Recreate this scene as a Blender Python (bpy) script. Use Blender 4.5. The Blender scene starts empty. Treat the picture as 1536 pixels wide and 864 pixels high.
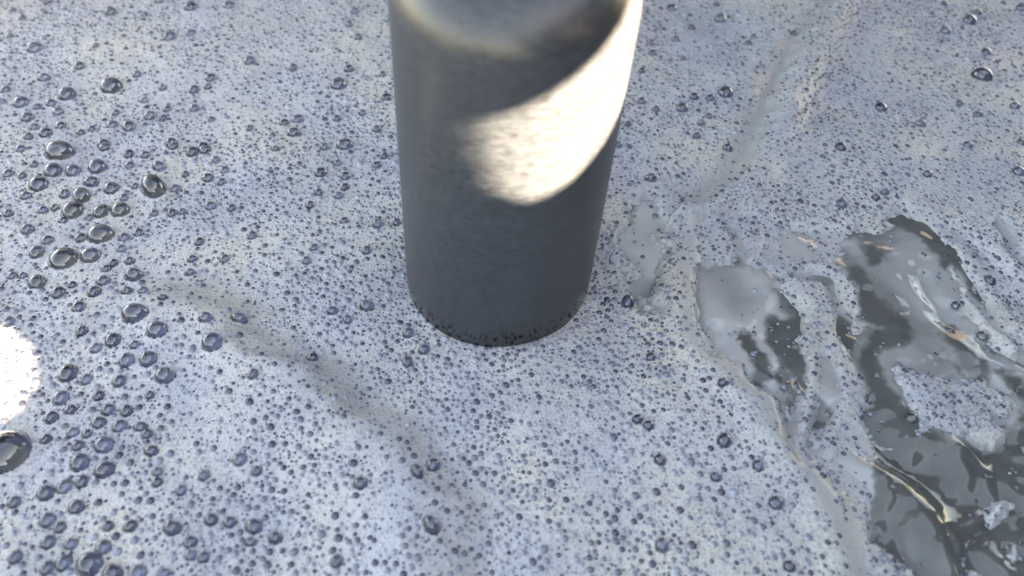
import bpy, math, random
import numpy as np

# ------------------------------------------------------------------ camera, sky, sun, exposure
scene = bpy.context.scene
col = scene.collection
random.seed(7)
FPX = 1237.0                       # focal length in photo pixels (photo is 1536 px wide)
PITCH = math.radians(50)
CAM = np.array([.0037, -.1488, .171])
cd = bpy.data.cameras.new('camera')
cam = bpy.data.objects.new('camera', cd); col.objects.link(cam)
cam.location = CAM
cam.rotation_euler = (math.radians(90) - PITCH, 0, 0)
cd.sensor_width = 36.0
cd.lens = 36.0 * FPX / 1536.0
cd.clip_start = .005; cd.clip_end = 100
cd.dof.use_dof = True
cd.dof.focus_distance = .226
cd.dof.aperture_fstop = cd.lens / 1000 / .0024
scene.camera = cam

SUN_EL, SUN_AZ = math.radians(22), math.radians(56)   # azimuth from the camera side towards the right
SUN_DIR = np.array([math.sin(SUN_AZ) * math.cos(SUN_EL), -math.cos(SUN_AZ) * math.cos(SUN_EL), math.sin(SUN_EL)])
w = bpy.data.worlds.new('World'); scene.world = w; w.use_nodes = True
nt = w.node_tree
sky = nt.nodes.new('ShaderNodeTexSky'); sky.sky_type = 'NISHITA'; sky.sun_disc = False
sky.sun_elevation = SUN_EL; sky.ozone_density = 2.5
sky.sun_rotation = math.atan2(SUN_DIR[0], SUN_DIR[1])
bg = nt.nodes['Background']; bg.inputs['Strength'].default_value = .05
nt.links.new(sky.outputs[0], bg.inputs['Color'])
sd = bpy.data.lights.new('sun', 'SUN'); sd.energy = 5.0; sd.angle = math.radians(.53); sd.color = (1, .995, .985)
sun = bpy.data.objects.new('sun', sd); col.objects.link(sun)
import mathutils
sun.rotation_euler = mathutils.Vector(SUN_DIR).to_track_quat('Z', 'Y').to_euler()
vs = scene.view_settings
vs.view_transform = 'Standard'; vs.look = 'None'; vs.gamma = 1; vs.use_curve_mapping = False
vs.exposure = 4.7
vs.use_white_balance = True; vs.white_balance_temperature = 12900; vs.white_balance_tint = 17
scene.render.engine = 'CYCLES'
scene.cycles.use_denoising = True
scene.cycles.max_bounces = 8
scene.cycles.transparent_max_bounces = 12
scene.cycles.caustics_reflective = False
scene.cycles.caustics_refractive = False

# ------------------------------------------------------------------ helpers
FW = np.array([0, math.cos(PITCH), -math.sin(PITCH)])
UP = np.array([0, math.sin(PITCH), math.cos(PITCH)])
RT = np.array([1., 0, 0])

def ground(px, py, z=0.0):
    """photo pixel -> point on the horizontal plane at height z"""
    d = FW + RT * (px - 768) / FPX - UP * (py - 432) / FPX
    return CAM + d * ((z - CAM[2]) / d[2])

def path(pts): return [tuple(ground(*p)[:2]) for p in pts]

def smooth(a, b, x):
    t = np.clip((x - a) / (b - a), 0, 1); return t * t * (3 - 2 * t)

_TAB = {}
def vnoise(x, y, scale, seed):
    """smooth value noise in -1..1, feature size = scale metres"""
    if seed not in _TAB: _TAB[seed] = np.random.RandomState(seed).rand(128, 128) * 2 - 1
    T = _TAB[seed]
    u = x / scale + 200.37; v = y / scale + 200.71
    i = np.floor(u).astype(np.int64); j = np.floor(v).astype(np.int64)
    a = u - i; b = v - j
    a = a * a * a * (a * (a * 6 - 15) + 10); b = b * b * b * (b * (b * 6 - 15) + 10)
    i0 = i % 128; i1 = (i + 1) % 128; j0 = j % 128; j1 = (j + 1) % 128
    return (T[i0, j0] * (1 - a) + T[i1, j0] * a) * (1 - b) + (T[i0, j1] * (1 - a) + T[i1, j1] * a) * b

def line_dist(x, y, P):
    """unsigned distance, side sign (left +) and parameter 0..1 along a polyline"""
    best = np.full(np.shape(x), 9.9); sg = np.ones(np.shape(x)); tt = np.zeros(np.shape(x))
    n = len(P) - 1
    for k in range(n):
        ax, ay = P[k]; bx, by = P[k + 1]; dx, dy = bx - ax, by - ay
        t = np.clip(((x - ax) * dx + (y - ay) * dy) / (dx * dx + dy * dy), 0, 1)
        d = np.hypot(x - ax - t * dx, y - ay - t * dy)
        m = d < best
        best = np.where(m, d, best)
        sg = np.where(m, np.sign(dx * (y - ay) - dy * (x - ax)), sg)
        tt = np.where(m, (k + t) / n, tt)
    return best, sg, tt

def poly_sdf(x, y, P):
    """signed distance to a polygon, positive inside (far points: -1)"""
    x = np.asarray(x); y = np.asarray(y); out = np.full(x.shape, -1.0)
    xs = [p[0] for p in P]; ys = [p[1] for p in P]; m = .02
    sel = (x > min(xs) - m) & (x < max(xs) + m) & (y > min(ys) - m) & (y < max(ys) + m)
    X = x[sel]; Y = y[sel]
    d, _, _ = line_dist(X, Y, P + [P[0]])
    ins = np.zeros(X.shape, bool)
    for k in range(len(P)):
        ax, ay = P[k]; bx, by = P[(k + 1) % len(P)]
        if ay == by: continue
        c = ((ay > Y) != (by > Y)) & (X < (bx - ax) * (Y - ay) / (by - ay) + ax)
        ins ^= c
    out[sel] = np.where(ins, d, -d)
    return out

def mesh_obj(name, verts, faces, mat, parent=None, smooth_=True):
    me = bpy.data.meshes.new(name)
    me.from_pydata(verts, [], faces); me.update()
    if smooth_: me.polygons.foreach_set('use_smooth', [True] * len(me.polygons))
    if mat: me.materials.append(mat)
    o = bpy.data.objects.new(name, me); col.objects.link(o)
    if parent: o.parent = parent
    return o

def big_mesh(name, co, quads, mat):
    """numpy arrays -> mesh; quads (n,4) or (n,3)"""
    me = bpy.data.meshes.new(name); k = quads.shape[1]; n = len(quads)
    me.vertices.add(len(co)); me.vertices.foreach_set('co', co.astype(np.float32).ravel())
    me.loops.add(n * k); me.loops.foreach_set('vertex_index', quads.astype(np.int32).ravel())
    me.polygons.add(n); me.polygons.foreach_set('loop_start', np.arange(0, n * k, k, dtype=np.int32))
    me.polygons.foreach_set('use_smooth', np.ones(n, bool))
    me.update(calc_edges=True); me.validate()
    me.materials.append(mat)
    o = bpy.data.objects.new(name, me); col.objects.link(o)
    return o

def vattr(o, name, arr):
    a = o.data.attributes.new(name, 'FLOAT', 'POINT'); a.data.foreach_set('value', np.asarray(arr, np.float32).ravel())

def grid_axis(lo, hi, step, outer, big):
    a = np.arange(lo, hi, step)
    l = lo - np.cumsum(np.linspace(step, big, 40)); l = l[l > -outer][::-1]
    r = a[-1] + np.cumsum(np.linspace(step, big, 40)); r = r[r < outer]
    return np.concatenate([[-outer], l, a, r, [outer]])

def grid_quads(nx, ny):
    i = np.arange(nx * ny).reshape(ny, nx)
    return np.stack([i[:-1, :-1], i[:-1, 1:], i[1:, 1:], i[1:, :-1]], -1).reshape(-1, 4)

# ------------------------------------------------------------------ materials
def mat(name):
    m = bpy.data.materials.new(name); m.use_nodes = True
    t = m.node_tree; t.nodes.clear()
    return m, t, t.nodes, t.links

def N(t, kind, **kw):
    n = t.nodes.new('ShaderNode' + kind)
    for k, v in kw.items():
        if k in n.inputs: n.inputs[k].default_value = v
        else: setattr(n, k, v)
    return n

def mixc(t, fac, a, b):
    n = t.nodes.new('ShaderNodeMix'); n.data_type = 'RGBA'
    for s, v in ((n.inputs[0], fac), (n.inputs[6], a), (n.inputs[7], b)):
        if hasattr(v, 'is_linked'): t.links.new(v, s)
        else: s.default_value = v if not isinstance(v, tuple) else (*v, 1)
    return n.outputs[2]

def math_(t, op, a, b=None, c=None, clamp=False):
    n = t.nodes.new('ShaderNodeMath'); n.operation = op; n.use_clamp = clamp
    for s, v in zip(n.inputs, (a, b, c)):
        if v is None: continue
        if hasattr(v, 'is_linked'): t.links.new(v, s)
        else: s.default_value = v
    return n.outputs[0]

def foam_material():
    m, t, n, l = mat('soap_foam')
    co = N(t, 'TexCoord').outputs['Object']
    out = N(t, 'OutputMaterial'); b = N(t, 'BsdfPrincipled')
    wet = N(t, 'Attribute', attribute_name='smoothness').outputs['Fac']
    scum_shade = N(t, 'Attribute', attribute_name='scum_shade').outputs['Fac']
    dens = math_(t, 'SUBTRACT', 1.0, wet, clamp=True)
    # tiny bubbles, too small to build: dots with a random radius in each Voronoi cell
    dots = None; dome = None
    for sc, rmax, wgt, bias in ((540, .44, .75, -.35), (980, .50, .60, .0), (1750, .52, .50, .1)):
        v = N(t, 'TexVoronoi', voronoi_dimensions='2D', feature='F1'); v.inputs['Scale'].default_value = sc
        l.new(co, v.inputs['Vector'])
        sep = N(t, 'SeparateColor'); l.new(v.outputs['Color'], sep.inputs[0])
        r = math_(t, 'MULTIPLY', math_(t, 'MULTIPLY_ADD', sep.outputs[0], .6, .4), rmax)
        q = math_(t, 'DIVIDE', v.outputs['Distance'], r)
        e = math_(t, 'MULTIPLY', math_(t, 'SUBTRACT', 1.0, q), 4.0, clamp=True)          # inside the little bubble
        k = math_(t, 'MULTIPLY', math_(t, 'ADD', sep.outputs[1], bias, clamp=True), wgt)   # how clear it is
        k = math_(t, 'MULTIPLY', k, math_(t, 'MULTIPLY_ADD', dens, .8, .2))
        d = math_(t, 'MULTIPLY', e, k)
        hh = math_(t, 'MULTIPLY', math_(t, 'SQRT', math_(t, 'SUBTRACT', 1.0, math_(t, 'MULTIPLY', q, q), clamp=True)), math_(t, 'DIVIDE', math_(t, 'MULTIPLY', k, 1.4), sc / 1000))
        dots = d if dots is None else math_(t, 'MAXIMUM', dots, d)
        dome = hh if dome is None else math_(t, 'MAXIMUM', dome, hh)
    no = N(t, 'TexNoise'); no.inputs['Scale'].default_value = 32; no.inputs['Detail'].default_value = 4; l.new(co, no.inputs['Vector'])
    base = mixc(t, math_(t, 'MULTIPLY_ADD', no.outputs['Fac'], 3.0, -1.0, clamp=True), (.48, .51, .58), (.62, .605, .56))
    tn = N(t, 'TexNoise'); tn.inputs['Scale'].default_value = 24; tn.inputs['Detail'].default_value = 6; tn.inputs['Distortion'].default_value = 1.5; l.new(co, tn.inputs['Vector'])
    thin = math_(t, 'MULTIPLY_ADD', tn.outputs['Fac'], 4.0, -1.9, clamp=True)                 # thinner, greyer drifts of froth
    base = mixc(t, math_(t, 'MULTIPLY', thin, .55), base, (.33, .36, .40))
    base = mixc(t, scum_shade, base, (.345, .34, .315))  # brownish residue, and the shade painted into the fold
    base = mixc(t, math_(t, 'MULTIPLY', wet, .55), base, (.37, .39, .40))
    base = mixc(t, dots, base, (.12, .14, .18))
    l.new(base, b.inputs['Base Color'])
    l.new(math_(t, 'MULTIPLY_ADD', wet, -.18, .32), b.inputs['Roughness'])
    b.inputs['IOR'].default_value = 1.33
    # fine relief: the froth itself
    fn = N(t, 'TexNoise'); fn.inputs['Scale'].default_value = 900; fn.inputs['Detail'].default_value = 3; l.new(co, fn.inputs['Vector'])
    h = math_(t, 'ADD', math_(t, 'MULTIPLY', math_(t, 'MULTIPLY', fn.outputs['Fac'], dens), .35), dome)
    bp = N(t, 'Bump'); bp.inputs['Strength'].default_value = .5; bp.inputs['Distance'].default_value = .0004
    l.new(h, bp.inputs['Height']); l.new(bp.outputs[0], b.inputs['Normal'])
    l.new(b.outputs[0], out.inputs[0])
    return m

def water_material():
    m, t, n, l = mat('murky_water')
    co = N(t, 'TexCoord').outputs['Object']
    out = N(t, 'OutputMaterial'); b = N(t, 'BsdfPrincipled')
    milk = N(t, 'Attribute', attribute_name='milk').outputs['Fac']
    no = N(t, 'TexNoise'); no.inputs['Scale'].default_value = 70; no.inputs['Detail'].default_value = 5; no.inputs['Distortion'].default_value = 1.2
    l.new(co, no.inputs['Vector'])
    dark = mixc(t, no.outputs['Fac'], (.066, .074, .073), (.165, .17, .168))
    pale = mixc(t, no.outputs['Fac'], (.40, .42, .43), (.56, .57, .58))
    l.new(mixc(t, milk, dark, pale), b.inputs['Base Color'])
    b.inputs['Roughness'].default_value = .03; b.inputs['IOR'].default_value = 1.6
    l.new(b.outputs[0], out.inputs[0])
    return m

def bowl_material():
    m, t, n, l = mat('sky_tinted_liquid')
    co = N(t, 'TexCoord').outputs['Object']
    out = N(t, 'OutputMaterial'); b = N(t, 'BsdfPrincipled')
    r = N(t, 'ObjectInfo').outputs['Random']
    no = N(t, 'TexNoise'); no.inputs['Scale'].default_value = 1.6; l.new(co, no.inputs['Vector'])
    c = mixc(t, r, (.018, .038, .105), (.16, .21, .34))  # blue tint stands in for reflected sky
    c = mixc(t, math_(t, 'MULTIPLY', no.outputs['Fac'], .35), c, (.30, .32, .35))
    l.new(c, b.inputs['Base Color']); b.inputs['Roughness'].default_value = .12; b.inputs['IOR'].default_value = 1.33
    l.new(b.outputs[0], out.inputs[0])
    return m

def film_material():
    m, t, n, l = mat('soap_film')
    out = N(t, 'OutputMaterial')
    fr = N(t, 'Fresnel'); fr.inputs['IOR'].default_value = 1.4
    f = math_(t, 'MULTIPLY', fr.outputs[0], 3.2, clamp=True)
    g = N(t, 'BsdfGlossy'); g.inputs['Roughness'].default_value = .03; g.inputs['Color'].default_value = (.96, .97, 1, 1)
    tr = N(t, 'BsdfTransparent'); tr.inputs['Color'].default_value = (.93, .95, .97, 1)
    mx = N(t, 'MixShader'); l.new(f, mx.inputs[0]); l.new(tr.outputs[0], mx.inputs[1]); l.new(g.outputs[0], mx.inputs[2])
    l.new(mx.outputs[0], out.inputs[0])
    return m

def fine_material():
    m, t, n, l = mat('fine_bubble')
    out = N(t, 'OutputMaterial'); b = N(t, 'BsdfPrincipled')
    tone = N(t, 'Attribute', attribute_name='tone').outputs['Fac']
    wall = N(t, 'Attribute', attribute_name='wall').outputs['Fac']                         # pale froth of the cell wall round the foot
    l.new(mixc(t, math_(t, 'MULTIPLY', wall, .9), mixc(t, tone, (.026, .038, .082), (.28, .325, .42)), (.52, .54, .58)), b.inputs['Base Color'])  # navy end of the tone imitates blue sky reflections
    b.inputs['Roughness'].default_value = .06; b.inputs['IOR'].default_value = 1.75
    l.new(b.outputs[0], out.inputs[0])
    return m

def pole_material():
    m, t, n, l = mat('worn_grey_metal')
    out = N(t, 'OutputMaterial'); b = N(t, 'BsdfPrincipled')
    co = N(t, 'TexCoord').outputs['Object']
    mp = N(t, 'Mapping'); mp.inputs['Scale'].default_value = (1, 1, 2.6); l.new(co, mp.inputs['Vector'])
    a = N(t, 'TexNoise'); a.inputs['Scale'].default_value = 420; a.inputs['Detail'].default_value = 5; a.inputs['Roughness'].default_value = .65
    l.new(mp.outputs[0], a.inputs['Vector'])
    c = N(t, 'TexNoise'); c.inputs['Scale'].default_value = 30; c.inputs['Detail'].default_value = 3; l.new(co, c.inputs['Vector'])
    f = math_(t, 'MULTIPLY_ADD', a.outputs['Fac'], 2.6, -.8, clamp=True)
    base = mixc(t, f, (.014, .0175, .023), (.047, .057, .073))
    base = mixc(t, math_(t, 'MULTIPLY', c.outputs['Fac'], .5), base, (.022, .027, .032))
    sz = N(t, 'SeparateXYZ'); l.new(co, sz.inputs[0])
    lvl = math_(t, 'SUBTRACT', math_(t, 'MULTIPLY', c.outputs['Fac'], .014), sz.outputs[2])           # damp edge where it meets the foam
    damp = math_(t, 'MULTIPLY', lvl, 260, clamp=True)
    base = mixc(t, math_(t, 'MULTIPLY', damp, .6), base, (.012, .014, .017))
    l.new(base, b.inputs['Base Color'])
    l.new(math_(t, 'MULTIPLY_ADD', damp, -.25, math_(t, 'MULTIPLY_ADD', a.outputs['Fac'], .25, .26)), b.inputs['Roughness'])
    b.inputs['Metallic'].default_value = 0; b.inputs['IOR'].default_value = 1.75
    bp = N(t, 'Bump'); bp.inputs['Strength'].default_value = .1; bp.inputs['Distance'].default_value = .0003
    l.new(a.outputs['Fac'], bp.inputs['Height']); l.new(bp.outputs[0], b.inputs['Normal'])
    l.new(b.outputs[0], out.inputs[0])
    return m

def dark_material(name, c, r=.8):
    m, t, n, l = mat(name)
    out = N(t, 'OutputMaterial'); b = N(t, 'BsdfPrincipled')
    no = N(t, 'TexNoise'); no.inputs['Scale'].default_value = 12; no.inputs['Detail'].default_value = 4
    l.new(mixc(t, no.outputs['Fac'], tuple(x * .7 for x in c), tuple(x * 1.3 for x in c)), b.inputs['Base Color'])
    b.inputs['Roughness'].default_value = r
    l.new(b.outputs[0], out.inputs[0])
    return m

M_foam, M_water, M_bowl, M_film = foam_material(), water_material(), bowl_material(), film_material()
M_fine, M_pole = fine_material(), pole_material()
M_blocker = dark_material('dark_blocker', (.034, .040, .052))  # shared by all the added light blockers

# ------------------------------------------------------------------ the lie of the foam (all in metres on the water plane)
POLE_R = .025
LEAN = .052                                        # the pole leans to the right
BAND = path([(205, 415), (270, 440), (350, 478), (430, 520), (510, 590), (585, 655), (640, 715), (680, 780), (700, 880), (705, 940)])
FOLD = path([(1290, -90), (1235, 0), (1180, 80), (1150, 150), (1128, 215), (1090, 265), (1045, 298)])
LIP = path([(1045, 298), (1038, 400), (1040, 490), (1075, 545), (1140, 598), (1195, 678), (1245, 752), (1280, 830), (1300, 940)])
WETZONE = path([(1042, 330), (1110, 310), (1180, 330), (1280, 335), (1350, 305), (1440, 335), (1540, 420), (1640, 500), (1680, 960), (1315, 960),
                (1290, 830), (1255, 755), (1203, 682), (1148, 600), (1085, 545), (1046, 495), (1042, 400)])
CREASES = [path(p) for p in (
    [(1150, 420), (1192, 460), (1196, 530), (1180, 600), (1196, 670), (1215, 715)],
    [(1238, 520), (1246, 580), (1238, 640), (1222, 700)],
    [(1432, 375), (1465, 430), (1500, 490), (1560, 540)],
    [(952, 285), (966, 370), (985, 450), (1000, 490)],
    [(1095, 330), (1112, 370), (1098, 420)],
    [(1180, 395), (1240, 420), (1262, 470), (1300, 560)],
    [(1490, 320), (1520, 380), (1560, 420)])]
MILKY = [path(p) for p in (
    [(1048, 395), (1120, 388), (1175, 415), (1188, 470), (1180, 560), (1155, 592), (1110, 545), (1062, 512), (1046, 470)],
    [(1262, 360), (1300, 340), (1350, 345), (1400, 370), (1440, 400), (1450, 450), (1475, 520), (1440, 560), (1370, 560), (1350, 600), (1330, 600), (1300, 560), (1310, 500), (1275, 430), (1255, 390)],
    [(1490, 530), (1560, 550), (1560, 640), (1500, 625)],
    [(1398, 665), (1450, 652), (1500, 682), (1505, 715), (1440, 725), (1408, 702)],
    [(945, 300), (978, 292), (992, 350), (978, 420), (967, 470), (950, 430), (938, 360)])]
DARK = [path(p) for p in (
    [(1272, 405), (1288, 400), (1330, 440), (1352, 480), (1330, 495), (1292, 470)],
    [(1290, 378), (1303, 362), (1320, 360), (1320, 394), (1306, 392)],
    [(1318, 485), (1352, 458), (1368, 490), (1355, 520), (1332, 545), (1345, 590), (1375, 610), (1345, 645), (1312, 650), (1306, 560), (1325, 520)],
    [(1318, 665), (1370, 648), (1420, 655), (1480, 660), (1510, 650), (1570, 630), (1600, 960), (1420, 960), (1370, 850), (1335, 815), (1318, 750)],
    [(1335, 318), (1375, 322), (1405, 345), (1445, 382), (1436, 398), (1390, 368)],
    [(1400, 475), (1414, 476), (1458, 530), (1460, 552), (1432, 548)],
    [(1100, 495), (1128, 500), (1152, 560), (1140, 577), (1115, 535)],
    [(1172, 465), (1198, 475), (1198, 560), (1175, 585), (1160, 560)],
    [(1510, 560), (1560, 570), (1560, 640), (1520, 625)])]
ISLANDS = [path(p) for p in (
    [(1462, 760), (1500, 735), (1536, 745), (1532, 790), (1482, 800)],
    [(1438, 850), (1470, 838), (1484, 890), (1440, 890)],
    [(1500, 820), (1545, 800), (1560, 850), (1515, 860)],
    [(1370, 562), (1440, 555), (1500, 590), (1490, 640), (1400, 645), (1375, 605)])]
WATER_Z = -.0014

def masks(x, y):
    """pool (foam gone), milk (pale water), wet (thin foam) in 0..1"""
    wx = x + .0008 * vnoise(x, y, .0012, 9) + .0030 * vnoise(x, y, .011, 7) + .0016 * vnoise(x, y, .006, 3) + .0006 * vnoise(x, y, .0022, 4)
    wy = y + .0008 * vnoise(x, y, .0012, 10) + .0030 * vnoise(x, y, .011, 8) + .0016 * vnoise(x, y, .006, 5) + .0006 * vnoise(x, y, .0022, 6)
    dark = np.zeros(np.shape(x)); milk = np.zeros(np.shape(x)); isl = np.zeros(np.shape(x))
    for P in DARK: dark = np.maximum(dark, smooth(-.0022, .0008, poly_sdf(wx, wy, P)))
    for P in MILKY: milk = np.maximum(milk, smooth(-.003, .002, poly_sdf(wx, wy, P)))
    for P in ISLANDS: isl = np.maximum(isl, smooth(-.003, .004, poly_sdf(wx, wy, P)))
    wet = smooth(-.001, .004, poly_sdf(x, y, WETZONE))
    pool = np.maximum(dark, milk) * (1 - isl)
    wide = np.zeros(np.shape(x))
    for P in DARK + MILKY: wide = np.maximum(wide, smooth(-.007, .001, poly_sdf(wx, wy, P)))
    return pool, milk * (1 - dark), wet, isl, wide * (1 - isl)

def foam_height(x, y):
    box_ = (x > .015) & (x < .26) & (y > -.13) & (y < .10)
    full = [np.zeros(np.shape(x)) for _ in range(5)]
    if box_.any():
        for A, B in zip(full, masks(x[box_], y[box_])): A[box_] = B
    pool, milk, wet, isl, wide = full
    h = .0009 + .0011 * vnoise(x, y, .05, 11) + .0006 * vnoise(x, y, .017, 12) + .00012 * vnoise(x, y, .004, 13)
    lx = x + .003 * vnoise(x, y, .014, 14) + .0012 * vnoise(x, y, .005, 15)
    ly = y + .003 * vnoise(x, y, .014, 16) + .0012 * vnoise(x, y, .005, 17)
    # the smooth diagonal roll left of the pole
    d, s, t = line_dist(lx, ly, BAND)
    fade = smooth(0, .12, t) * smooth(1, .8, t)
    roll = np.exp(-(d / .0055) ** 2)
    h = h + .0038 * (1 - smooth(-.008, .007, d * s)) * np.exp(-(d / .022) ** 2) * fade
    sm = .45 * np.exp(-(d / .0065) ** 2) * fade
    scum_shade = .4 * np.exp(-((d * s - .002) / .0060) ** 2) * fade  # tan residue, also darkened for the shaded side of the roll
    # the crease at upper right: the sheet on the left rides up and over
    d, s, t = line_dist(x + .4 * (lx - x), y + .4 * (ly - y), FOLD)
    fade = smooth(0, .35, t)
    sd_ = -d * s                                       # positive on the left / near side
    h = h + fade * (.0042 * np.exp(-((sd_ + .0075) / .0055) ** 2) - .0019 * np.exp(-(sd_ / .0042) ** 2))
    sm = np.maximum(sm, .95 * np.exp(-(sd_ / .004) ** 2) * fade)
    scum_shade = np.maximum(scum_shade, .6 * np.exp(-(sd_ / .0045) ** 2) * fade)  # shade of the crease put into the colour
    # the lip of thick foam along the wet zone
    d, s, t = line_dist(x + .5 * (lx - x), y + .5 * (ly - y), LIP)
    sd_ = -d * s
    h = h + .0016 * np.exp(-((sd_ - .004) / .005) ** 2) * smooth(0, .2, t)
    sm = np.maximum(sm, .9 * np.exp(-((sd_ - .0010) / .0028) ** 2))
    scum_shade = np.maximum(scum_shade, .4 * np.exp(-((sd_ - .0025) / .003) ** 2) * smooth(.3, .5, t))
    # thin wet foam sinking to the water
    nz = vnoise(x * .8 + y * .45, y * .8 - x * .45, .011, 21) * .6 + vnoise(x, y, .0045, 22) * .3
    dr = vnoise(lx * 1.0 + ly * .35, (ly - lx * .35) * .45, .0085, 23)
    h = h * (1 - .7 * wet) + wet * (-.0008 + .0007 * nz + .0014 * dr)
    for C_ in CREASES:
        d, _, t = line_dist(lx * .6 + x * .4, ly * .6 + y * .4, C_)
        k = np.exp(-(d / .0020) ** 2) * smooth(0, .15, t) * smooth(1, .8, t)
        h = h - .0017 * k + .0008 * np.exp(-((d - .0042) / .0022) ** 2) * smooth(0, .15, t) * smooth(1, .8, t)
        sm = np.maximum(sm, .85 * k)
    h = h + .0006 * isl
    sm = np.maximum(sm, wet * (.30 + .5 * smooth(-.0006, -.0020, h)) * (1 - isl))
    h = h - (.0035 * pool)
    sm = np.maximum(sm, np.clip(wide * 1.1 + .35 * (vnoise(x, y, .005, 24)), 0, 1) * wide * .95)
    # drawn up a little against the pole
    r = np.hypot(x, y)
    h = h + (-.0002 + .0005 * vnoise(x, y, .008, 51)) * np.exp(-np.clip(r - POLE_R, 0, 1) / .0022)
    return h, sm, scum_shade, pool, wet

def H(x, y):
    return foam_height(np.atleast_1d(np.float64(x)), np.atleast_1d(np.float64(y)))[0][0]

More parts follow.
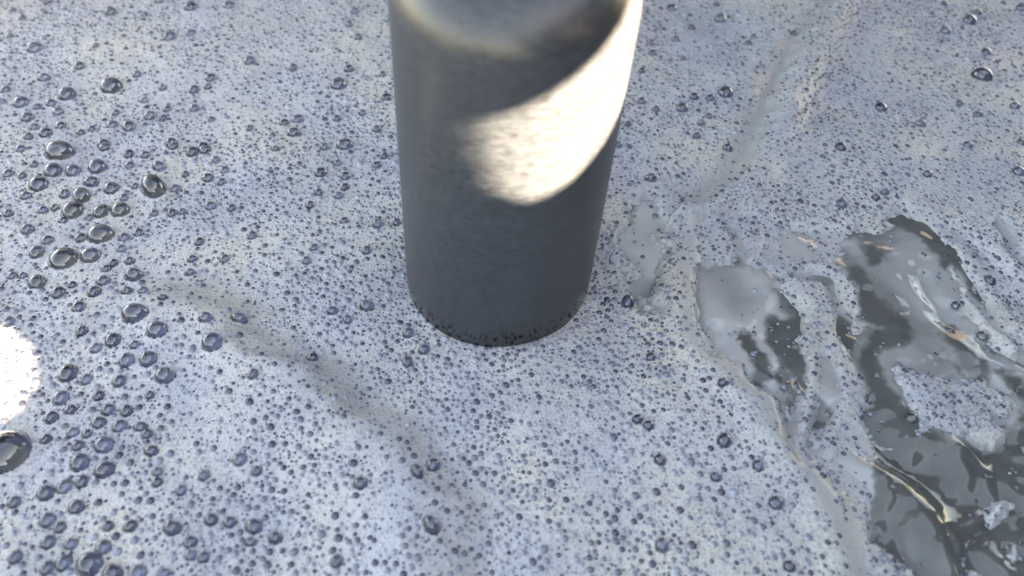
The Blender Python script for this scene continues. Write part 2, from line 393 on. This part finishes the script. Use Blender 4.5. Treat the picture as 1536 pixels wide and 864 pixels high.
# ------------------------------------------------------------------ bubbles read off the photograph: (tile origin, tile scale, [(x, y, r[, stretch, angle])])
TILES = [
 (0, 0, 3.84, [(275,10,30),(640,75,35),(755,45,18),(833,88,22),(915,10,28),(1100,45,42),(1320,35,35),(130,107,24),(75,62,22),(60,210,20),(205,283,50,.85,0),(980,217,36),(1100,192,28),(460,385,34),(258,455,40,.75,0),(555,265,20),(35,520,30),(390,550,50),(125,595,45),(295,597,32),(215,617,24),(645,505,64),(792,430,26),(862,437,20),(940,507,24),(1120,520,32),(1215,450,32),(1440,355,32),(670,652,24),(650,722,34),(745,733,46,.8,-50),(868,675,38),(940,680,22),(965,630,24),(1122,627,28),(1218,690,22),(335,645,30),(160,680,36),(200,735,28),(265,770,38),(350,725,28),(530,745,24),(467,765,24),(165,790,28),(72,833,22),(990,830,38),(1170,850,36),(600,835,38),(1305,680,20),(1440,740,22),(835,580,24),(545,545,20),(15,590,22),(35,672,18),(1200,500,24),(710,780,20),(430,235,18),(875,295,18)]),
 (0, 220, 3.84, [(350,40,86,.8,0),(120,15,28),(745,45,32),(838,50,28),(605,5,32),(1110,35,36),(1180,20,34),(1000,0,30),(310,145,58),(425,145,46),(565,123,55),(918,118,44,.75,-35),(1070,160,24),(1200,183,36),(1278,205,28),(50,160,32),(130,170,26),(228,222,58),(530,208,46,.75,0),(645,243,44),(375,275,34),(475,290,58),(150,285,32),(890,243,88,.78,-50),(425,375,62),(588,377,52),(698,370,54),(95,322,22),(50,388,28),(250,368,28),(318,355,26),(160,480,38),(275,540,34),(470,530,36),(585,515,80,.85,0),(715,525,32),(800,497,30),(215,612,44),(375,655,86),(527,632,62,.85,0),(700,590,28),(747,660,30),(612,705,28),(655,672,26),(775,745,58,.75,-10),(597,777,42,.85,0),(220,785,50),(72,745,26),(133,745,26),(95,445,24),(1212,343,32),(1335,355,26),(993,385,30),(1052,378,26),(890,385,26),(1150,548,28),(1455,515,30),(1108,648,30,.8,0),(1195,662,20),(1295,648,28),(1098,728,32,.75,0),(1187,722,18),(1220,482,22),(1165,478,18),(1525,573,20),(545,840,40),(340,845,40),(735,835,34,.8,0),(828,835,34,.8,0),(665,840,24),(715,297,28),(1295,137,26),(1245,78,26),(1010,245,30),(515,410,24),(365,425,28),(1520,850,24),(420,800,28),(475,825,24),(780,230,24),(200,105,24),(140,103,20),(750,110,28)]),
 (0, 430, 3.84, [(343,50,42),(455,120,40),(52,208,38),(785,165,84,.75,0),(905,250,60,.9,0),(1185,180,42,.8,0),(1378,185,48,.65,-10),(1225,322,64),(1108,360,26,1.4,0),(474,257,34),(592,235,26),(655,312,48),(558,355,38),(777,335,30),(730,425,46),(855,417,50),(395,502,56),(500,535,36),(632,487,24),(690,545,40),(952,515,58,.9,0),(850,507,24),(300,570,28),(355,643,44),(465,622,22),(570,630,32),(717,637,28),(865,625,30),(800,645,24),(960,645,24),(1042,585,26),(410,710,32),(530,712,26),(298,755,40),(625,710,40),(730,715,36),(570,785,42),(690,805,42),(810,810,42,.75,0),(375,805,26),(420,840,34),(505,850,30),(925,818,26),(850,850,32),(1460,505,36),(1210,470,18),(1343,558,14),(1495,625,16),(642,185,24),(305,130,24),(190,185,22),(940,67,30,.6,0),(275,660,18),(130,675,22),(180,320,20),(240,250,18)]),
 (0, 639, 3.84, [(45,155,138,.97,0),(265,78,34),(415,42,32),(510,55,34),(365,138,26),(450,115,36),(600,112,56,.95,0),(462,212,56),(605,255,60,.85,20),(685,170,28),(290,272,30),(875,145,42,.8,0),(980,160,30),(910,265,34),(907,325,32),(1380,193,40),(1480,260,32),(1230,130,24),(1175,285,34),(1045,370,32),(265,388,52),(375,350,46),(475,322,38),(85,440,38),(440,468,46),(565,443,28),(720,330,28),(655,335,22),(275,543,48),(625,577,36),(752,577,42),(668,637,30),(545,640,26),(595,702,44),(678,725,32),(280,670,44),(410,680,40),(88,755,42),(370,790,46),(275,820,44),(520,800,78),(650,850,60),(790,850,52),(940,850,36),(995,587,54,.82,0),(1218,540,40),(1325,555,40),(1465,580,52,.85,-20),(1308,437,24),(1095,670,40,.9,0),(1100,745,34),(1175,758,34),(1205,637,28),(1383,615,24),(1445,668,34,.8,0),(1352,740,26),(1268,712,22),(1360,835,28),(10,465,22),(655,497,24),(75,620,24),(225,760,26),(810,745,28),(775,660,28),(795,430,28),(867,432,26),(1370,355,24),(1425,475,28),(1283,492,22),(990,680,20),(345,585,36),(115,345,28),(35,690,24),(410,840,28),(295,195,24),(350,205,22),(545,190,24),(915,205,30),(1145,515,20),(700,395,22),(345,510,24)]),
 (380, 430, 3.84, [(62,45,26,.7,0),(455,140,34,.8,0),(540,83,26),(545,190,28),(655,112,42,.85,0),(242,77,24),(237,152,26,.7,0),(163,135,20,.75,0),(300,82,18),(895,270,38,.8,30),(843,208,22),(933,212,18),(985,365,36,.85,60),(890,433,30,1.25,0),(970,443,20),(1065,340,18),(1020,535,22),(728,400,22),(343,410,30),(15,500,28),(248,722,26),(35,625,16),(1452,570,26),(1440,520,18),(945,155,14),(1100,448,16),(780,40,22),(575,268,16),(1285,665,24),(705,280,16),(1265,717,20),(1085,727,16)]),
 (380, 639, 3.84, [(25,262,32),(618,330,42),(1037,225,42),(945,262,48,.65,-60),(1027,570,60,.72,-50),(130,645,44,.8,0),(235,728,32),(480,780,38),(80,803,28),(30,585,32),(895,592,20),(945,760,28),(820,795,22),(865,855,26),(1300,748,22),(1388,275,22),(1440,300,18),(70,530,24),(140,560,22),(315,397,18),(105,370,24),(315,773,22),(135,478,24),(760,272,18,.7,0),(405,280,18),(217,800,22),(585,625,16),(697,660,18),(243,355,16),(290,535,18),(1310,160,20),(175,432,18),(1310,590,18),(1363,607,18),(1475,603,16),(375,310,16)]),
 (400, 0, 2.057, [(273,37,14),(255,77,13),(283,117,14),(255,155,9),(255,215,16),(222,263,25),(83,210,14),(358,230,12),(370,303,18),(297,350,13),(97,370,18),(55,380,15),(178,370,11),(218,367,14),(85,412,22,.75,0),(242,450,28,.8,0),(180,455,15),(262,410,10),(340,400,14),(365,483,13),(290,505,12),(220,505,13),(167,535,20),(243,545,16),(242,578,13),(162,595,14),(223,605,14),(135,633,14),(57,660,12),(240,682,14),(345,693,20,.9,0),(403,687,15),(147,765,15),(310,773,16),(123,805,16),(275,810,12),(235,750,12),(70,555,12),(28,460,12),(340,510,14),(128,690,10),(378,605,10)]),
 (880, 0, 3.84, [(490,50,30),(425,50,18),(348,80,18),(770,115,36),(607,163,24),(515,230,24),(383,308,24),(377,250,22),(558,340,20),(715,260,18),(800,540,44),(620,560,28),(712,568,26),(550,627,36),(238,718,22),(320,410,22),(318,585,26),(400,632,24),(705,670,22),(660,710,24),(855,762,20),(635,785,24),(178,835,28),(840,413,18),(935,250,20),(965,212,20),(728,740,16),(1195,195,22),(1265,517,18),(1265,410,14),(335,785,18),(813,855,28),(245,848,22),(480,350,16),(815,293,18),(865,293,18),(443,172,16),(595,92,18),(750,25,20)]),
 (1136, 0, 3.84, [(1078,25,22),(1268,75,24),(1220,123,38),(1083,182,30),(1318,303,28),(1290,445,60,.8,-30),(712,622,34,1.15,0),(938,718,32,.75,0),(1272,663,28,.8,0),(1483,613,26),(1167,595,22),(1215,835,24),(1525,50,36),(1520,820,24),(787,352,14),(480,850,32),(390,838,18),(885,637,18),(850,400,18),(1218,340,18),(1398,470,18),(1010,157,16),(1480,388,16),(283,517,14),(797,845,20),(1175,230,18),(1415,20,18),(780,730,16)]),
 (880, 220, 3.84, [(370,185,36,.8,0),(498,133,18),(893,160,18,.8,30),(395,400,22),(535,422,22),(1358,60,20),(1415,117,20),(1415,58,18),(1470,328,32),(1310,340,16),(1290,592,26),(940,668,16),(275,553,16),(460,848,18),(1147,333,14),(1190,417,14),(1330,663,16),(370,348,16)]),
 (1136, 220, 3.84, [(730,160,22),(980,160,26),(683,293,24),(735,263,26,.8,0),(1503,147,34),(1402,172,22),(865,165,20),(557,60,18),(1165,382,20),(957,623,20),(1340,770,32),(1227,305,20),(1465,415,20),(632,222,16),(1010,67,18),(830,268,14),(1040,757,16),(1250,693,16),(610,92,16)]),
 (880, 430, 3.84, [(238,87,38,1.2,0),(118,78,22,1.2,0),(122,138,18),(142,200,16),(370,405,28),(422,327,22),(422,280,22),(545,350,20),(63,612,20),(308,610,24),(295,765,34),(357,800,32),(202,740,20),(785,552,30),(165,490,18),(108,775,16),(175,668,16),(555,540,20),(965,383,22),(1205,435,20),(1200,527,20),(1330,103,22),(1385,265,16),(1425,338,16),(1320,413,18),(1440,695,20),(1483,810,26),(1505,372,16),(1467,452,16),(725,657,16),(757,753,16),(830,738,14),(627,688,14),(385,718,16),(10,305,18)]),
 (1136, 430, 3.84, [(1143,108,26),(1187,83,16),(1300,283,34),(1198,567,20),(887,763,40),(1015,690,22),(600,720,26),(1125,670,18),(1345,320,18),(1025,390,18),(1205,760,16),(1053,803,14),(612,770,18),(950,795,14),(1323,20,14),(1350,182,14),(1328,460,14)]),
 (880, 639, 3.84, [(795,82,40,1.2,-20),(218,197,26),(90,248,26,.8,0),(425,195,34),(600,210,28,1.2,0),(713,130,22),(830,183,22),(990,228,32,1.1,0),(745,293,32),(260,323,24),(400,382,30),(282,403,28),(233,448,22),(640,352,26),(697,365,20),(775,383,26),(850,383,26),(648,420,22),(585,433,18),(543,355,22),(1092,445,42),(960,547,26),(1015,580,22),(305,522,24),(160,535,26),(110,508,20),(437,687,44),(607,687,32),(803,677,28),(168,667,28),(378,797,28),(515,835,28),(180,845,28),(20,830,26),(1170,810,36),(1278,640,24),(1387,672,20),(1320,503,18),(1183,578,18),(790,457,20),(845,490,16),(362,732,20),(573,772,20),(313,780,18),(1010,732,16),(362,540,18),(15,447,20),(1340,225,22),(1360,122,18),(1480,163,20),(1515,212,16),(1042,345,16),(210,147,18),(320,162,16),(465,103,20),(405,115,18),(505,268,22),(435,250,20),(570,57,16),(580,630,16),(540,675,16),(638,733,14),(210,605,18),(70,628,18),(68,672,18),(960,628,18),(1020,648,18)]),
 (1136, 639, 3.84, [(1320,495,18),(480,235,16),(572,235,14),(985,615,12)]),
]
spots = []                                            # x, y, z, radius, stretch, angle, px, py
for ox, oy, sc, lst in TILES:
    for b in lst:
        px, py = ox + b[0] / sc, oy + b[1] / sc
        z = 0.0
        for _ in range(3):
            p = ground(px, py, z); z = max(H(p[0], p[1]), WATER_Z)
        depth = (p - CAM) @ FW
        r = b[2] / sc * depth / FPX
        st, an = (b[3], b[4]) if len(b) > 3 else (random.uniform(.88, 1.1), random.uniform(-60, 60))
        if any((p[0] - q[0]) ** 2 + (p[1] - q[1]) ** 2 < (.55 * max(r, q[3])) ** 2 for q in spots): continue
        if math.hypot(p[0], p[1]) < POLE_R + r * .8: continue
        spots.append((p[0], p[1], z, r, st, math.radians(an), px, py))
spots.sort(key=lambda q: -q[3])
print('bubbles read', len(spots), 'smallest of 300:', spots[299][3] if len(spots) > 299 else None)
parts, rest = spots[:300], spots[300:]

# ------------------------------------------------------------------ water
gx = grid_axis(.018, .235, .0006, .48, .03); gy = grid_axis(-.105, .085, .0006, .48, .03)
X, Y = np.meshgrid(gx, gy)
pool, milk, wet, isl, wide = masks(X, Y)
fx = X * .8 + Y * .5; fy = Y * .8 - X * .5
fx2 = fx + .004 * vnoise(X, Y, .014, 31); fy2 = fy + .004 * vnoise(X, Y, .014, 32)
rip = .0019 * vnoise(fx2, fy2 * .6, .0085, 33) + .00055 * vnoise(fx2, fy2, .0042, 34) + .00010 * vnoise(fx, fy, .002, 35)
P4 = smooth(-.002, .006, poly_sdf(X, Y, DARK[3]))
amp = np.clip(.45 + .75 * P4 + .25 * wet, 0, 1.1) * np.maximum(wet, smooth(.3, .8, pool))
Zw = WATER_Z + rip * amp
water = big_mesh('water', np.stack([X, Y, Zw], -1).reshape(-1, 3), grid_quads(len(gx), len(gy)), M_water)
milkmap = np.clip(.8 * (wet - P4).clip(0, 1) * smooth(-.1, .3, vnoise(fx2, fy2 * .5, .009, 38)) * (1 - smooth(.2, .8, pool)) + milk * (.75 + .6 * vnoise(fx2, fy2 * .5, .01, 36)) + .35 * smooth(.1, .5, vnoise(fx2, fy2 * .5, .012, 37)) * P4, 0, 1)
vattr(water, 'milk', milkmap)
water['kind'] = 'structure'

# ------------------------------------------------------------------ foam sheet, with a hollow under every bubble
gx = grid_axis(-.205, .215, .00040, .48, .03); gy = grid_axis(-.092, .15, .00040, .48, .03)
X, Y = np.meshgrid(gx, gy)
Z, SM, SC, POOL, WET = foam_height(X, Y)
for (x, y, z, r, st, an, px, py) in parts:
    R2 = r * 1.9 * max(1, st)
    i0, i1 = np.searchsorted(gx, [x - R2, x + R2]); j0, j1 = np.searchsorted(gy, [y - R2, y + R2])
    if i1 <= i0 or j1 <= j0: continue
    xx = X[j0:j1, i0:i1] - x; yy = Y[j0:j1, i0:i1] - y
    u = xx * math.cos(an) + yy * math.sin(an); v = (-xx * math.sin(an) + yy * math.cos(an)) / st
    d = np.hypot(u, v) / r
    zz = Z[j0:j1, i0:i1]
    zz = zz + .16 * r * np.exp(-np.clip(d - 1, 0, 9) / .22) * (d >= .9) * (z > WATER_Z + .0003)
    hole = d < .98
    zz = np.where(hole, np.minimum(zz, z - .95 * r * np.sqrt(np.clip(1 - (d / 1.02) ** 2, 0, 1)) - .0001), zz)
    Z[j0:j1, i0:i1] = zz
foam = big_mesh('foam', np.stack([X, Y, Z], -1).reshape(-1, 3), grid_quads(len(gx), len(gy)), M_foam)
vattr(foam, 'smoothness', SM); vattr(foam, 'scum_shade', SC)
foam['label'] = 'pale grey soap foam full of bubbles floating on the murky water'
foam['category'] = 'foam'

# bubbles: a clear film dome over a bowl of liquid
def cap(rings, segs, zf, rad=1.0):
    v = [(0, 0, zf(0))]; f = []
    for k in range(1, rings + 1):
        a = math.sin(math.pi / 2 * k / rings) * rad
        for s in range(segs):
            th = 2 * math.pi * s / segs
            v.append((a * math.cos(th), a * math.sin(th), zf(a)))
    for s in range(segs): f.append((0, 1 + s, 1 + (s + 1) % segs))
    for k in range(rings - 1):
        b0 = 1 + k * segs; b1 = b0 + segs
        for s in range(segs): f.append((b0 + s, b1 + s, b1 + (s + 1) % segs, b0 + (s + 1) % segs))
    return v, f
DOME, BOWL = .95, .75
dv, df = cap(7, 24, lambda a: DOME * math.sqrt(max(0, 1 - min(1, a) ** 2)) + .05)
bv, bf = cap(5, 24, lambda a: -BOWL * math.sqrt(max(0, 1 - min(1, a / 1.0) ** 2)) + .05)
dome_me = bowl_me = None
BIG = {0: 'largest clear bubble cut by the left edge of the picture'}
for k, (x, y, z, r, st, an, px, py) in enumerate(parts):
    if dome_me is None:
        o = mesh_obj('bubble', dv, df, M_film, foam); dome_me = o.data
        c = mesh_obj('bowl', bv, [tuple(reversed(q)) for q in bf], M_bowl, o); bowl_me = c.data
    else:
        o = bpy.data.objects.new('bubble', dome_me); col.objects.link(o); o.parent = foam
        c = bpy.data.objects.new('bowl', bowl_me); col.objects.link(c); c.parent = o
    o.location = (x, y, z); o.rotation_euler = (0, 0, an); o.scale = (r, r * st, r * random.uniform(.85, 1.05))
    if k in BIG: o['label'] = BIG[k]

# fine bubbles: thousands of small domes, one mesh
cell = .002; hashg = {}
def near(x, y, r):
    i, j = int(math.floor(x / cell)), int(math.floor(y / cell))
    for a in (-1, 0, 1):
        for b in (-1, 0, 1):
            for q in hashg.get((i + a, j + b), ()):
                if (q[0] - x) ** 2 + (q[1] - y) ** 2 < (q[2] + r) ** 2 * .92: return True
    return False
def add_hash(x, y, r):
    n = int(r / cell) + 1
    i, j = int(math.floor(x / cell)), int(math.floor(y / cell))
    for a in range(-n + 1, n):
        for b in range(-n + 1, n): hashg.setdefault((i + a, j + b), []).append((x, y, r))
for q in parts: add_hash(q[0], q[1], q[3] * 1.05)
fine = []
for q in rest:
    fine.append((q[0], q[1], q[3], q[4], q[5])); add_hash(q[0], q[1], q[3])
rs = np.random.RandomState(5)
NT = 190000
cx = rs.uniform(-.225, .235, NT); cy = rs.uniform(-.10, .16, NT)
u = rs.rand(NT)
rmin, rmax, ex = .00024, .00090, 1.7
cr = (rmin ** -ex + u * (rmax ** -ex - rmin ** -ex)) ** (-1 / ex)
cl = smooth(-.4, .7, vnoise(cx, cy, .02, 41) + .5 * vnoise(cx, cy, .007, 42))     # looser and denser drifts
med = rs.rand(NT) < .007 * (1 + 2.6 * (cx < -.05)) ; cr = np.where(med, rs.uniform(.0007, .00115, NT), cr)
_, csm, _, cpool, cwet = foam_height(cx, cy)
keep = (np.hypot(cx, cy) > POLE_R + .0004) & (rs.rand(NT) > csm * .85) & ((cpool < .35) | (rs.rand(NT) < .25)) & (rs.rand(NT) < .35 + .65 * cl + np.exp(-(np.hypot(cx, cy) - POLE_R) / .004))
order = np.argsort(-cr)
for i in order:
    if len(fine) > 31000: break
    if not keep[i] or near(cx[i], cy[i], cr[i]): continue
    fine.append((cx[i], cy[i], cr[i], rs.uniform(.85, 1.15), rs.uniform(0, 3.1))); add_hash(cx[i], cy[i], cr[i])
F = np.array(fine); print('fine bubbles', len(F))
hz = np.maximum(foam_height(F[:, 0], F[:, 1])[0], WATER_Z)
uv, uf = cap(3, 8, lambda a: .75 * math.sqrt(max(0, 1 - a * a)) - .06)
uv = np.array(uv); tri = []
for q in uf: tri += [q] if len(q) == 3 else [(q[0], q[1], q[2]), (q[0], q[2], q[3])]
tri = np.array(tri)
cs, sn = np.cos(F[:, 4])[:, None], np.sin(F[:, 4])[:, None]
vx = uv[None, :, 0] * F[:, 2:3]; vy = uv[None, :, 1] * F[:, 2:3] * F[:, 3:4]
co = np.stack([vx * cs - vy * sn + F[:, 0:1], vx * sn + vy * cs + F[:, 1:2], uv[None, :, 2] * F[:, 2:3] + hz[:, None]], -1).reshape(-1, 3)
tr = (tri[None] + (np.arange(len(F)) * len(uv))[:, None, None]).reshape(-1, 3)
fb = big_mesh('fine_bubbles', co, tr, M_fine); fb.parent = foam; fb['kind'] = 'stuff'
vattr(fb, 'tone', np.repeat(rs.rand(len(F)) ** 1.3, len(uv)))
vattr(fb, 'wall', np.tile(np.array([0] * 17 + [1] * 8), len(F)))

# ------------------------------------------------------------------ the pole
prof = [(POLE_R, -.06 + .01 * k) for k in range(0, 15)]
sh0, shr = .0835, .012
prof += [(POLE_R - shr + shr * math.cos(a), sh0 + shr * math.sin(a)) for a in np.linspace(.0, math.pi / 2, 12)]
prof += [(POLE_R - shr - .006, sh0 + shr + .0006), (.003, sh0 + shr + .001)]
prof = [p for p in prof if p[1] <= sh0 or p[0] < POLE_R]
prof = sorted(set(prof), key=lambda p: (p[1], -p[0]))
S = 96; v = []; f = []
for (r, z) in prof:
    for s in range(S):
        a = 2 * math.pi * s / S; v.append((r * math.cos(a), r * math.sin(a), z))
for k in range(len(prof) - 1):
    for s in range(S): f.append((k * S + s, k * S + (s + 1) % S, (k + 1) * S + (s + 1) % S, (k + 1) * S + s))
f.append(tuple(range(S))[::-1]); f.append(tuple((len(prof) - 1) * S + s for s in range(S)))
pole = mesh_obj('pole', v, f, M_pole)
pole.rotation_euler = (0, math.atan(LEAN), 0)
pole['label'] = 'thick dark grey round pole standing upright in the foam'
pole['category'] = 'pole'

# ------------------------------------------------------------------ added blockers, out of view, that shape the sun and sky light
def box(name, x0, x1, y0, y1, z0, z1, m):
    vv = [(x, y, z) for z in (z0, z1) for y in (y0, y1) for x in (x0, x1)]
    ff = [(0, 2, 3, 1), (4, 5, 7, 6), (0, 1, 5, 4), (2, 6, 7, 3), (0, 4, 6, 2), (1, 3, 7, 5)]
    return mesh_obj(name, vv, ff, m, smooth_=False)
for nm, a in (('blocker_far', (-.5, .5, .45, .47, -.05, .25)), ('blocker_left', (-.49, -.47, -.49, .449, -.05, .06)),
              ('blocker_near', (-.469, .5, -.49, -.47, -.05, .08))):
    box(nm, *a, M_blocker)['kind'] = 'structure'  # added unseen slabs, dark surroundings that hold back low sky light

vv = [(x, y, z + dz) for dz in (0, .0025) for (y, z) in ((.46, .252), (.17, .46)) for x in (-.5, .5)]
mesh_obj('sky_blocker', vv, [(0, 1, 3, 2), (4, 6, 7, 5), (0, 4, 5, 1), (2, 3, 7, 6), (0, 2, 6, 4), (1, 5, 7, 3)], M_blocker, smooth_=False)['kind'] = 'structure'  # added unseen slope that cuts off sky light from above

# added unseen board that keeps the sun off, gaps cut for two sun patches
import bmesh
U = np.array([-SUN_DIR[1], SUN_DIR[0], 0]); U /= np.linalg.norm(U)
W = np.cross(SUN_DIR, U); W = W if W[2] > 0 else -W
upper = [(-.0050, -.0231, .0706), (.0002, -.0247, .0727), (.0052, -.0250, .0749), (.0101, -.0243, .0772), (.0149, -.0226, .0801), (.0185, -.0206, .0824), (.0222, -.0176, .0850), (.0247, -.0148, .0868), (.0275, -.0100, .0895), (.0295, .0, .0935)]
lower = [(.0052, -.0240, .0512), (.0081, -.0244, .0512), (.0123, -.0231, .0523), (.0165, -.0209, .0541), (.0199, -.0184, .0569), (.0220, -.0163, .0584), (.0262, -.0105, .0625), (.0290, -.0010, .0690)]
pr = lambda P: (float(np.dot(P, U)), float(np.dot(P, W)))
up2 = [pr(p) for p in upper]; lo2 = [pr(p) for p in lower]
foot = [pr(p) for p in ((-.1235, -.0455, 0), (-.1225, -.0425, 0), (-.1200, -.0400, 0), (-.1205, -.0360, 0), (-.1190, -.0335, 0), (-.1198, -.0300, 0), (-.1220, -.0280, 0), (-.1215, -.0250, 0), (-.1250, -.0225, 0), (-.1270, -.0195, 0))]
print('sun gap', up2, lo2, foot)
D0 = .42
bm = bmesh.new()
def bv2(u_, w_, d): return bm.verts.new(SUN_DIR * d + U * u_ + W * w_)
def ring(pts, d): 
    vs_ = [bv2(*p, d) for p in pts]
    return [bm.edges.new((vs_[k], vs_[(k + 1) % len(vs_)])) for k in range(len(vs_))]
GAP = up2 + lo2[::-1] + [pr(p) for p in ((-.0004, -.0244, .0543), (-.0024, -.0237, .0568), (-.0026, -.0235, .0600), (-.0048, -.0230, .0628), (-.0040, -.0231, .0660))]
GAP2 = foot + [pr((-.134, -.019, 0)), pr((-.134, -.030, 0)), pr((-.130, -.046, 0))]
ed = ring([(-.47, -.2), (.56, -.2), (.56, .31), (.15, .31), (.15, .25), (-.12, .22), (-.15, .18), (-.47, .18)], D0) + ring(GAP, D0) + ring(GAP2, D0)
bmesh.ops.triangle_fill(bm, edges=ed, use_beauty=True)
g = bmesh.ops.extrude_face_region(bm, geom=bm.faces[:])
for e in g['geom']:
    if isinstance(e, bmesh.types.BMVert): e.co += mathutils.Vector(SUN_DIR * .003)
bmesh.ops.recalc_face_normals(bm, faces=bm.faces[:])
me = bpy.data.meshes.new('sun_blocker'); bm.to_mesh(me); bm.free(); me.materials.append(M_blocker)
sb = bpy.data.objects.new('sun_blocker', me); col.objects.link(sb); sb['kind'] = 'structure'
